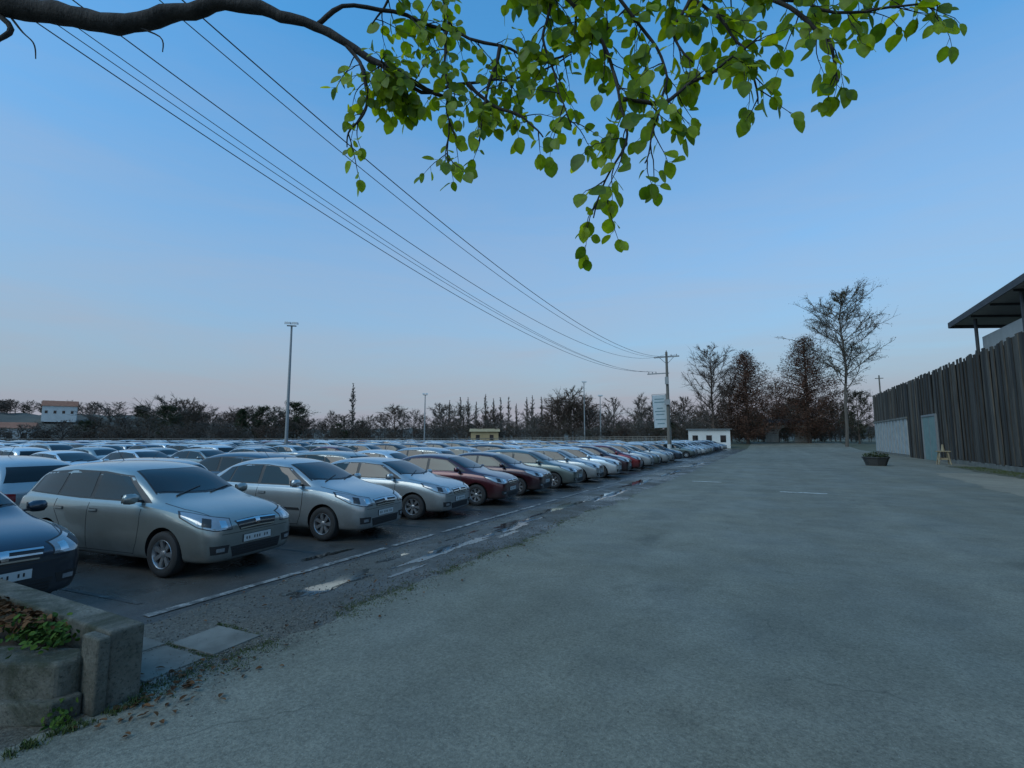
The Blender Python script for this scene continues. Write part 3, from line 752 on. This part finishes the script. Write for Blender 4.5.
# ------------------------------------------------------------------ background vegetation
def bare_tree(name,H,spread,n1,n2,n3,mat,seed,tw=.03,trunk=.03,base=.2,lean=0,upb=.5,foliage=0,fs=.3,fmat=None,top=1.0):
    q=random.Random(seed); B=MB()
    def rvv(a): return Vector((q.uniform(-a,a),q.uniform(-a,a),q.uniform(-a,a)))
    pts=[];rd=[]
    for i in range(9):
        t=i/8; pts.append(Vector((lean*H*t+.02*H*noise.noise(Vector((t*3,seed,0))),.02*H*noise.noise(Vector((t*3,seed,7))),H*.93*t))); rd.append(H*trunk*(1-t)**.8*.6+.02)
    B.tube(pts,rd,7)
    for i in range(n1):
        t=base+(1-base)*((i+q.random())/n1)**.9
        if t>.99: t=.99
        k=t*8; j=min(int(k),7); p=pts[j].lerp(pts[j+1],k-j)
        a=i*2.4+q.uniform(-.5,.5); L=spread*H*(math.sin(math.pi*min(1,.25+.75*(t-base)/(1-base)))**.6+.12*top)*q.uniform(.6,1.15)
        d=Vector((math.cos(a),math.sin(a),upb+q.uniform(-.15,.3))).normalized()
        lp=[p]; 
        for s in range(5): d=(d+rvv(.18)+Vector((0,0,.07))).normalized(); lp.append(lp[-1]+d*L/5)
        r0=H*trunk*.28*(1-t*.6)
        B.tube(lp,[max(tw,r0*(1-s/5.5)) for s in range(6)],5,0,False)
        for m in range(n2):
            if L<.12*H*spread*1.5 and m>2: break
            f=q.uniform(.2,1)*5; jj=min(int(f),4); p2=lp[jj].lerp(lp[jj+1],f-jj)
            d2=((lp[jj+1]-lp[jj]).normalized()+rvv(.8)+Vector((0,0,.15))).normalized(); L2=L*q.uniform(.25,.5)
            sp=[p2]
            for s in range(3): d2=(d2+rvv(.25)).normalized(); sp.append(sp[-1]+d2*L2/3)
            B.tube(sp,[tw*1.1,tw*.9,tw*.8,tw*.5],3,0,False)
            for w in range(n3):
                f=q.uniform(.1,1)*3; j3=min(int(f),2); p3=sp[j3].lerp(sp[j3+1],f-j3)
                d3=(d2+rvv(.9)).normalized()*L2*q.uniform(.3,.7); 
                s_=d3.cross(Vector((q.uniform(-1,1),q.uniform(-1,1),q.uniform(-1,1)))).normalized()*tw*.6
                mid=p3+d3*.5+rvv(.05)*L2
                B.add([p3-s_,p3+s_,mid+s_*.7,mid-s_*.7,p3+d3],[(0,1,2,3),(3,2,4)],0)
                for g in range(foliage):
                    c=p3+d3*q.uniform(.2,1.1)+rvv(fs*.8); u=rvv(1).normalized()*fs*q.uniform(.4,1); v=rvv(1).normalized()*fs*q.uniform(.3,.8)
                    B.add([c,c+u,c+u*.6+v],[(0,1,2)],1)
    return B.mesh(name,[mat,fmat or mat])
M_br=foliage('winter_twigs',(.055,.041,.033),(.11,.082,.066))
M_br2=foliage('grey_twigs',(.075,.064,.054),(.13,.112,.095))
M_rust=foliage('rust_foliage',(.05,.029,.022),(.14,.074,.050))
M_rust2=foliage('brown_foliage',(.065,.043,.030),(.14,.09,.06))
M_olive=foliage('olive_foliage',(.06,.056,.035),(.115,.102,.062))
M_dkgreen=foliage('evergreen',(.024,.035,.019),(.055,.068,.035))
def place(name,me,x,y,rz=0,sc_=1,parent=None,z=None,wide=1):
    o=bpy.data.objects.new(name,me); link(o,parent); o.location=(x,y,zrise(y)-.1 if z is None else z); o.rotation_euler=(0,0,rz); o.scale=(sc_*wide,sc_*wide,sc_); return o
def cypress(H,Rr,seed,fm=M_rust):
    q=random.Random(seed); B=MB()
    B.tube([(0,0,0),(.1,0,H*.5),(0,0,H*.97)],[H*.018,H*.011,.03],8,0)
    n=150
    for i in range(n):
        t=.09+.89*(i/n); z=t*H
        prof=min(1,(t-.02)*5)**.5*(1-t**2.2)**.9
        L=Rr*prof*q.uniform(.55,1.22)+.5; a=i*2.399+q.uniform(-.3,.3)
        d=Vector((math.cos(a),math.sin(a),.32)); p=Vector((0,0,z-.2*L)); e=p+d*L
        B.tube([p,p+d*L*.5+Vector((0,0,.1)),e],[.08,.05,.02],4,0,False)
        for k in range(int(30+L*34)):
            f=q.random()**.55; c=p+d*L*f+Vector((q.gauss(0,.5),q.gauss(0,.5),q.gauss(-.1,.5)))
            s=q.uniform(.12,.36); u=Vector((q.gauss(0,1),q.gauss(0,1),q.gauss(-.5,.7))).normalized()*s; v=Vector((q.gauss(0,1),q.gauss(0,1),q.gauss(0,1))).normalized()*s*.5
            B.add([c-u,c+v,c+u*.9],[(0,1,2)],1)
    return B.mesh('cypress',[M_br,fm])
place('bald_cypress_tree',cypress(20.5,6.9,1),-5.0,121,0)
place('bald_cypress_tree',cypress(23.8,7.4,2),6.9,127,1)
place('bare_tree',bare_tree('bt1',22.5,.27,42,11,10,M_br,3,.04,.022,.15),-11.5,117,0)
place('tall_sparse_tree',bare_tree('bt2',31,.25,38,10,8,M_br2,14,.05,.016,.36,.03,.6,4,.25,M_olive,.3),12.0,112,0.4)
place('bare_tree',bare_tree('bt3',15,.26,30,9,8,M_br,5,.04,.022,.12),1.0,135,0)
place('brown_leaved_tree',bare_tree('bt4',14,.30,30,9,8,M_br,6,.04,.022,.1,0,.5,2,.3,M_rust2),-9.0,131,0)
place('brown_leaved_tree',bare_tree('bt5',11,.32,30,9,8,M_br,7,.04,.022,.1,0,.5,2,.3,M_olive),15.5,124,0)
bt=empty('distant_trees')
vb=[bare_tree('dv%d'%k,10,[.30,.40,.26,.44,.36,.5][k],26,9,7,[M_br,M_br2,M_br2,M_br,M_br,M_br2][k],40+k,.04,.022,.08,0,.6,[0,1,0,1,2,0][k],.2,[M_br,M_rust2,M_br,M_olive,M_rust2,M_br][k]) for k in range(6)]
vp=[bare_tree('pop%d'%k,10,.085,46,7,7,M_br2,60+k,.04,.016,.06,0,1.6) for k in range(2)]
vg=[bare_tree('ev%d'%k,10,[.34,.16][k],34,9,8,M_br,70+k,.04,.02,.05,0,.3,3,.3,M_dkgreen) for k in range(2)]
rr=random.Random(77)
def az(a,rad): t=math.radians(a); return rad*math.sin(t),rad*math.cos(t)
def topel(a):
    h=10.0+4.5*noise.noise(Vector((a*.16,3,0)))+3.5*noise.noise(Vector((a*.5,8,0)))
    if a<-66: h*=.60
    return h
a=-80
while a<12:
    for rad in (150,172,200):
        x,y=az(a+rr.uniform(-.6,.6),rad+rr.uniform(-8,8))
        h=topel(a)*rr.uniform(.5,1.2)*(rad/170)
        if rad==150: h*=.7
        m=rr.choice(vb) if rr.random()<.93 else vg[0]
        place('tree',m,x,y,rr.uniform(0,6),h/10,bt,None,rr.uniform(.9,1.6))
        if rr.random()<.8:
            x,y=az(a+rr.uniform(-.8,.8),rad-18); place('brush',rr.choice(vb),x,y,rr.uniform(0,6),rr.uniform(.25,.5),bt,None,rr.uniform(1.2,2.2))
    a+=rr.uniform(.8,1.8)
for k in range(15):
    a=-34.5+k*.95+rr.uniform(-.2,.2); x,y=az(a,190); place('poplar',rr.choice(vp),x,y,rr.uniform(0,6),rr.uniform(15,19)/10,bt)
for a,h,m in ((-45.2,20,vp[0]),(-20.8,17,vb[3]),(-19.2,15,vb[4]),(-22,14,vb[4]),(-54,11.5,vg[0]),(-55.8,11,vg[1]),(-62,11,vg[0]),(-16,15,vb[2]),(-13,14,vb[1])):
    x,y=az(a,165); place('tree',m,x,y,a,h/10,bt)
for k in range(30):
    x=-24+k*2.0+rr.uniform(-.8,.8); y=140+rr.uniform(-3,6)
    place('brush',rr.choice(vb+[vg[0]]),x,y,rr.uniform(0,6),rr.uniform(3.5,7)/10,bt)
# hills
def hillh(a): return 7+8*max(0,min(1,(-52-a)/14))
b=MB(); vs=[];fs=[]; na=140; rads=[270,300,330,350,380,450,600]
for i in range(na+1):
    a=-95+125*i/na
    Hh=hillh(a)+2*noise.noise(Vector((a*.1,0,0)))+1.2*noise.noise(Vector((a*.7,0,0)))
    for j,r_ in enumerate(rads):
        t=min(1,max(0,(r_-270)/75)); x,y=az(a,r_); vs.append((x,y,-.5+(Hh+1.5*noise.noise(Vector((a*1.3,r_*.05,2))))*t*t*(3-2*t)+(r_>400)*3))
    if i:
        for j in range(len(rads)-1):
            p=(i-1)*len(rads)+j; fs.append((p,p+1,p+len(rads)+1,p+len(rads)))
b.add(vs,fs); b.obj('hills',nmat('hill_woods',(.055,.055,.045),(.09,.085,.068),.08,.95,.5),True)
hw=empty('hill_trees')
for i in range(150):
    a=rr.uniform(-80,-48) if i<105 else rr.uniform(-48,5); r_=rr.uniform(335,380); x,y=az(a,r_)
    place('tree',rr.choice(vb+vg[:1]),x,y,rr.uniform(0,6),rr.uniform(.4,.85),hw,hillh(a)-1.5,1.4)

def house(name,x,y,z,w,d,h,rh,rz,wall,roof,nw=4,fl=2):
    e=empty(name,(x,y,z)); e.rotation_euler=(0,0,rz)
    b=MB(); b.box(-w/2,w/2,-d/2,d/2,-3,h); b.obj('walls',wall,False,e)
    b=MB(); o_=.4
    b.add([(-w/2-o_,-d/2-o_,h),(w/2+o_,-d/2-o_,h),(w/2+o_,d/2+o_,h),(-w/2-o_,d/2+o_,h),(-w/2-o_,0,h+rh),(w/2+o_,0,h+rh)],[(0,1,5,4),(2,3,4,5),(0,4,3),(1,2,5),(0,3,2,1)]); b.obj('roof',roof,False,e)
    b=MB()
    for f in range(fl):
        for k in range(nw):
            cx=-w/2+w*(k+.5)/nw; z0=.9+f*2.9
            if z0+1.3<h: b.box(cx-.5,cx+.5,-d/2-.03,-d/2+.05,z0,z0+1.3)
    b.obj('windows',M_glass,False,e)
M_wh=nmat('white_render',(.50,.49,.46),(.60,.59,.56),.5,.9); M_tile=nmat('roof_tile',(.20,.085,.05),(.28,.13,.08),1,.9)
M_beige=nmat('ochre_wall',(.30,.22,.11),(.38,.28,.15),.5,.9)
x,y=az(-69.6,318); house('white_house',x,y,12.4,12,8,4.4,2.6,math.radians(66),M_wh,M_tile,4,1)
x,y=az(-72.3,176); house('small_house',x,y,1,8,6,3.4,1.5,math.radians(60),M_wh,M_tile,3,1)
x,y=az(-30.6,131); house('ochre_shed',x,y,.6,7,6,3.0,.8,math.radians(30),M_beige,M_beige,2,1)
x,y=az(-6.1,104); house('white_cabin',x,y,.3,7.4,3,3.3,.15,math.radians(6),M_wh,M_conc,3,1)
e=empty('gatehouse',(2.6,129,1)); 
b=MB(); n=12; vs=[];W=4.2;Hh=4.3;aw=1.6
prof=[(-aw,0)]+[(-aw*math.cos(math.pi*k/n),1.8+aw*math.sin(math.pi*k/n)) for k in range(n+1)]+[(aw,0)]
outer=[(-W,0)]+[(-W+2*W*k/n,Hh) for k in range(n+1)]+[(W,0)]
for (px_,pz) in prof: vs.append((px_,0,pz))
for (px_,pz) in outer: vs.append((px_,0,pz))
m=len(prof); fs=[(i,i+1,m+i+1,m+i) for i in range(m-1)]
vs2=[(a_,3,c_) for a_,_,c_ in vs]; b.add(vs,fs); b.add(vs2,fs)
b.add([vs[i] for i in range(m)]+[vs2[i] for i in range(m)],[(i,i+1,m+i+1,m+i) for i in range(m-1)])
b.add([vs[m+i] for i in range(m)]+[vs2[m+i] for i in range(m)],[(i,i+1,m+i+1,m+i) for i in range(m-1)])
b.obj('walls',nmat('dark_stone',(.20,.18,.155),(.30,.275,.24),1,.9),False,e)
b=MB(); b.add([(-W-.4,-.4,Hh),(W+.4,-.4,Hh),(W+.4,3.4,Hh),(-W-.4,3.4,Hh),(-W-.4,1.5,Hh+1.0),(W+.4,1.5,Hh+1.0)],[(0,1,5,4),(2,3,4,5),(0,4,3),(1,2,5),(0,3,2,1)]); b.obj('roof',nmat('slate',(.09,.085,.08),(.14,.13,.12),1,.9),False,e)
b=MB()
pts=[az(a,128 if a<-40 else 118) for a in [-80+2*i for i in range(36)]]
for i in range(len(pts)-1):
    p,q=Vector(pts[i]+(zrise(pts[i][1]),)),Vector(pts[i+1]+(zrise(pts[i+1][1]),))
    n=4
    for k in range(n):
        s=p.lerp(q,k/n); b.tube([s,s+Vector((0,0,1.9))],[.06,.06],5)
    for h in (.5,1.0,1.4,1.8): b.tube([p+Vector((0,0,h)),q+Vector((0,0,h))],[.07,.07],4)
b.obj('boundary_fence',nmat('fence_wood',(.16,.13,.10),(.24,.2,.16),1,.9))

# ------------------------------------------------------------------ sky, sun, camera
w=bpy.data.worlds.new('World'); sc.world=w; w.use_nodes=True; nt=w.node_tree
bg=nt.nodes['Background']
sky=nt.nodes.new('ShaderNodeTexSky'); sky.sky_type='NISHITA'; sky.sun_disc=False
SE,SA=math.radians(42),math.radians(200)
sky.sun_elevation=SE; sky.sun_rotation=SA; sky.air_density=1.2; sky.dust_density=.6; sky.ozone_density=2.0
tc=nt.nodes.new('ShaderNodeTexCoord'); sp=nt.nodes.new('ShaderNodeSeparateXYZ'); nt.links.new(tc.outputs['Generated'],sp.inputs[0])
mp=nt.nodes.new('ShaderNodeMapping'); mp.inputs['Scale'].default_value=(1,1,7); nt.links.new(tc.outputs['Generated'],mp.inputs[0])
nz=tnoise(nt,mp.outputs[0],1.6,6,.6,.5)
f=ramp(nt,sp.outputs[2],.03,.64,1.0,.0)
f=math_(nt,'POWER',f,.95)
f2=math_(nt,'ADD',f,ramp(nt,nz,.3,.7,-.07,.07))
cl=nt.nodes.new('ShaderNodeClamp'); nt.links.new(f2,cl.inputs[0])
blue=mix(nt,1.0,sky.outputs[0],(.72,1.75,2.15),'MULTIPLY')
hz=mix(nt,ramp(nt,nz,.3,.7),(2.9,3.1,3.85),(3.4,3.5,4.1))
c=mix(nt,cl.outputs[0],blue,hz)
nt.links.new(c,bg.inputs['Color']); bg.inputs['Strength'].default_value=.112
sl=bpy.data.lights.new('sun','SUN'); sl.energy=1.1; sl.angle=math.radians(40); sl.color=(1,.93,.82)
so=link(bpy.data.objects.new('sun',sl))
dirv=Vector((math.sin(SA)*math.cos(SE),math.cos(SA)*math.cos(SE),math.sin(SE)))
so.rotation_euler=dirv.to_track_quat('Z','Y').to_euler()
cd=bpy.data.cameras.new('camera'); cd.sensor_width=36; cd.lens=17.58; cd.clip_end=6000; cd.clip_start=.05
co=link(bpy.data.objects.new('camera',cd)); co.location=(0,0,2.0); co.rotation_euler=(math.radians(96.16),0,math.radians(27.5))
sc.camera=co
